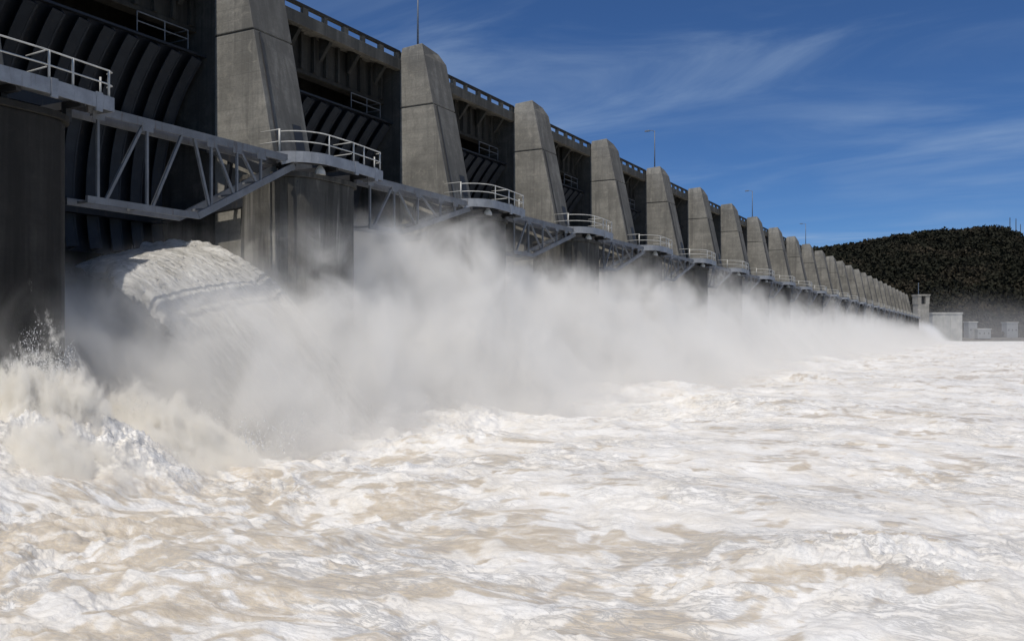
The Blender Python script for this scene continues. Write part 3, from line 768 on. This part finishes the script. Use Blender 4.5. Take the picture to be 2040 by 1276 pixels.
# low far bank
nx, nz = 200, 14
xl = np.linspace(100, 1400, nx); zl = np.array([700, 706, 712, 720, 730, 745, 760, 780, 800, 830, 880, 960, 1100, 1400.])
ZG, XG = np.meshgrid(zl, xl, indexing='ij')
HG = -1.5+4.5*sstep(700, 735, ZG)+1.2*fbm(XG*.03, ZG*.03, 3, 5)*sstep(705, 740, ZG)
g = G("bank_soil"); v = g.world(); a = g.noise(v, .15, 6, .65)
M_bank = g.surf(g.mix(g.rng(a, .35, .65), (.07, .065, .055, 1), (.15, .135, .11, 1)), .95)
P = np.stack([XG*CAMR[0]+ZG*CAMF[0], XG*CAMR[1]+ZG*CAMF[1], HG], -1).reshape(-1, 3)
o = grid_mesh("bank", P, nz, nx, M_bank); o["kind"] = "structure"

# woods: every crown a clump of small leaf-cluster faces
def crowns(n, place_fn, rmin, rmax, seed, leaves=46):
    rs = np.random.RandomState(seed)
    x, y, z = place_fn(n, rs); n = len(x); r = rmin+(rmax-rmin)*rs.rand(n)
    d = rs.randn(n, leaves, 3); d /= np.linalg.norm(d, axis=-1, keepdims=True)
    d[..., 2] = np.abs(d[..., 2])*1.2-.25
    rad = (.55+.5*rs.rand(n, leaves))[..., None]
    C = np.stack([x, y, z], -1)[:, None, :] + d*rad*r[:, None, None]
    s = r[:, None]*(.15+.17*rs.rand(n, leaves))
    a = rs.randn(n, leaves, 3); a /= np.linalg.norm(a, axis=-1, keepdims=True)
    t = np.cross(a, d); t /= np.linalg.norm(t, axis=-1, keepdims=True)+1e-6; bb = np.cross(t, a)
    P = np.stack([C+t*s[..., None], C-t*s[..., None]*.6+bb*s[..., None]*.9, C-t*s[..., None]*.5-bb*s[..., None]], 2)
    col = np.clip(.5+1.1*perlin(x*.02, y*.02+z*.03, 7), 0, 1)[:, None]*.6 + np.repeat((rs.rand(n)*.3)[:, None], leaves, 1)+.1*rs.rand(n, leaves)
    return P.reshape(-1, 3), np.arange(n*leaves*3).reshape(-1, 3), np.repeat(col.ravel(), 3)
def on_hill(n, rs):
    Xl = 250+rs.rand(n)*620; Zl = 795+rs.rand(n)**.8*360
    k = (Xl/Zl > .33) & (Xl/Zl < .72); Xl = Xl[k]; Zl = Zl[k]
    h = hill_height(Xl, Zl)
    return Xl*CAMR[0]+Zl*CAMF[0], Xl*CAMR[1]+Zl*CAMF[1], h+1.0+rs.rand(len(Xl))*4
def on_hill2(n, rs):
    Xl = 650+rs.rand(n)*450; Zl = 1330+rs.rand(n)*200
    h = hill_height(Xl, Zl); return Xl*CAMR[0]+Zl*CAMF[0], Xl*CAMR[1]+Zl*CAMF[1], h+1.0+rs.rand(len(Xl))*4
def on_bank(n, rs):
    Xl = 300+rs.rand(n)*260; Zl = 745+rs.rand(n)*50
    return Xl*CAMR[0]+Zl*CAMF[0], Xl*CAMR[1]+Zl*CAMF[1], 3+rs.rand(len(Xl))*3
g = G("woodland"); at = g.n("Attribute"); at.attribute_name = "tint"
c = g.n("ValToRGB"); c.color_ramp.elements[0].color = (.024, .022, .015, 1); c.color_ramp.elements[1].color = (.055, .045, .031, 1)
e = c.color_ramp.elements.new(.5); e.color = (.02, .021, .014, 1)
g.l(at.outputs['Fac'], c.inputs[0]); M_wood = g.surf(c.outputs[0], .9, spec=.1)
p1, t1, a1 = crowns(13000, on_hill, 4.5, 9.0, 11); p2, t2, a2 = crowns(4500, on_hill2, 4, 8, 12)
o = tri_mesh("woods", np.concatenate([p1, p2]), np.concatenate([t1, t2+len(p1)]), M_wood, {"tint": np.concatenate([a1, a2])}); o["kind"] = "stuff"
g = G("scrub"); at = g.n("Attribute"); at.attribute_name = "tint"
M_scrub = g.surf(g.mix(at.outputs['Fac'], (.05, .045, .036, 1), (.12, .10, .075, 1)), .9, spec=.1)
p1, t1, a1 = crowns(2200, on_bank, 1.6, 4.2, 13); o = tri_mesh("shrubs", p1, t1, M_scrub, {"tint": a1}); o["kind"] = "stuff"

# things on the far shore, in their own axes: X to the right of the view, built with real depth
def shore_box(mb, x0, x1, z0, z1, Z_, depth):
    pts = []
    for zz_ in (z0, z1):
        for (a, b_) in ((x0, Z_), (x1, Z_), (x1, Z_+depth), (x0, Z_+depth)):
            q = CAMR*a + CAMF*b_; pts.append((-q[0], q[1], zz_))
    mb.add(pts, [(0, 1, 2, 3), (4, 7, 6, 5), (0, 4, 5, 1), (1, 5, 6, 2), (2, 6, 7, 3), (3, 7, 4, 0)]); return mb
g = G("pale_concrete"); v = g.world(); a = g.noise(v, .15, 5, .6)
M_pale = g.surf(g.mix(g.rng(a, .35, .65), (.30, .30, .28, 1), (.42, .41, .38, 1)), .9)
M_shore_white = steel("pale_cladding", (.24, .245, .245), .2)
Zs = 690.
xa, _ = PX(1829, 0, Zs); xb, _ = PX(1851, 0, Zs); _, zt = PX(0, 586, Zs)
tw = empty("lock_tower"); 
shore_box(MB(), xa, xb, -1, zt-7.5, Zs, 9).build("shaft", M_tower, tw)
m = MB(); shore_box(m, xa-.4, xa+2.6, zt-7.45, zt-1.2, Zs, 9); shore_box(m, xb-2.6, xb+.4, zt-7.45, zt-1.2, Zs, 9); shore_box(m, xa+2.6, xb-2.6, zt-7.45, zt-1.2, Zs+5, 4); m.build("top_room", M_tower, tw)
shore_box(MB(), xa-.8, xb+.8, zt-1.18, zt, Zs-.5, 10).build("roof", M_tower, tw)
shore_box(MB(), xa+3.0, xb-3.0, zt-6.2, zt-2.6, Zs+3.5, .4).build("window", M_dark, tw)
shore_box(MB(), xa+.2, xa+.5, zt, zt+9, Zs, .3).build("antenna", M_pole, tw)
tag(tw, "narrow concrete lock tower with window opening at the far end of the dam", "tower")
Zs = 712.
xa, _ = PX(1858, 0, Zs); xb, _ = PX(1917, 0, Zs); _, zt = PX(0, 622, Zs)
ww = empty("lock_wall"); shore_box(MB(), xa, xb, -1, zt-1.2, Zs, 14).build("wall", M_pale, ww)
shore_box(MB(), xa-.5, xb+.5, zt-1.19, zt, Zs-.6, 15).build("coping", M_pale, ww)
m = MB()
for k in range(4): x0 = xa+3+k*(xb-xa-6)/3; shore_box(m, x0-.5, x0+.5, 0, zt-1.21, Zs-.35, .34)
m.build("pilaster", M_pale, ww)
tag(ww, "pale block-like lock wall right of the small tower on the far shore", "wall")
def shed(x0, x1, ytop, ybot, Z_, lb):
    a, zt_ = PX(x0, ytop, Z_); b_, zb_ = PX(x1, ybot, Z_)
    r = empty("shed"); shore_box(MB(), a, b_, min(zb_, 2), zt_-.8, Z_, 8).build("wall", M_shore_white, r)
    shore_box(MB(), a-.5, b_+.5, zt_-.79, zt_, Z_-.5, 9).build("roof", M_pale, r)
    m = MB()
    nW = max(1, int((b_-a)/3))
    for k in range(nW): xx = a+(k+.5)*(b_-a)/nW; shore_box(m, xx-.5, xx+.5, (zt_+2)/2-.5, (zt_+2)/2+.9, Z_-.06, .05)
    m.build("window", M_dark, r)
    tag(r, lb, "shed", None); return r
shed(1930, 1947, 640, 662, 725, "small pale square shed on the far bank beside the lock wall")
shed(1948, 1974, 654, 663, 720, "low long white shed on the far bank, right of the square one")
shed(2006, 2028, 641, 652, 742, "dull low building among the trees at the right edge of the far bank")
for px_, top, Z_, wd, lb in ((2012, 432, 1500, 1.6, "tallest lattice radio mast on the hill at the right edge"), (2024, 434, 1500, 1.2, "thin radio mast on the hill, right of the tallest one"), (2003, 452, 1500, 1.0, "short radio mast on the hill, left of the tallest one"), (2033, 445, 1480, .9, "small radio mast nearest the right edge of the photo")):
    xm, zt_ = PX(px_, top, Z_); q = CAMR*xm + CAMF*Z_; zb_ = float(hill_height(np.array([xm]), np.array([Z_]))[0])
    r = empty("radio_mast", (q[0], q[1], zb_-1))
    m = MB(); h_ = zt_-zb_
    for (a, b_) in ((0, wd), (wd*.87, -wd*.5), (-wd*.87, -wd*.5)): m.tube([(a, b_, 0), (a*.35, b_*.35, h_)], .22, 4)
    for k in range(9):
        s0 = 1-.65*k/9; s1 = 1-.65*(k+1)/9
        m.tube([(0, wd*s0, h_*k/9), (wd*.87*s1, -wd*.5*s1, h_*(k+1)/9)], .12, 4); m.tube([(wd*.87*s0, -wd*.5*s0, h_*k/9), (-wd*.87*s1, -wd*.5*s1, h_*(k+1)/9)], .12, 4)
    m.build("lattice", M_pole, r)
    MB().tube([(0, 0, h_*.62), (0, 0, h_*.62+2)], 1.0, 8).build("antenna_drum", M_pole, r)
    tag(r, lb, "radio mast", "radio masts on the hill")
bpy.context.view_layer.update()
print("faces", sum(len(o.data.polygons) for o in bpy.data.objects if o.type == 'MESH'))
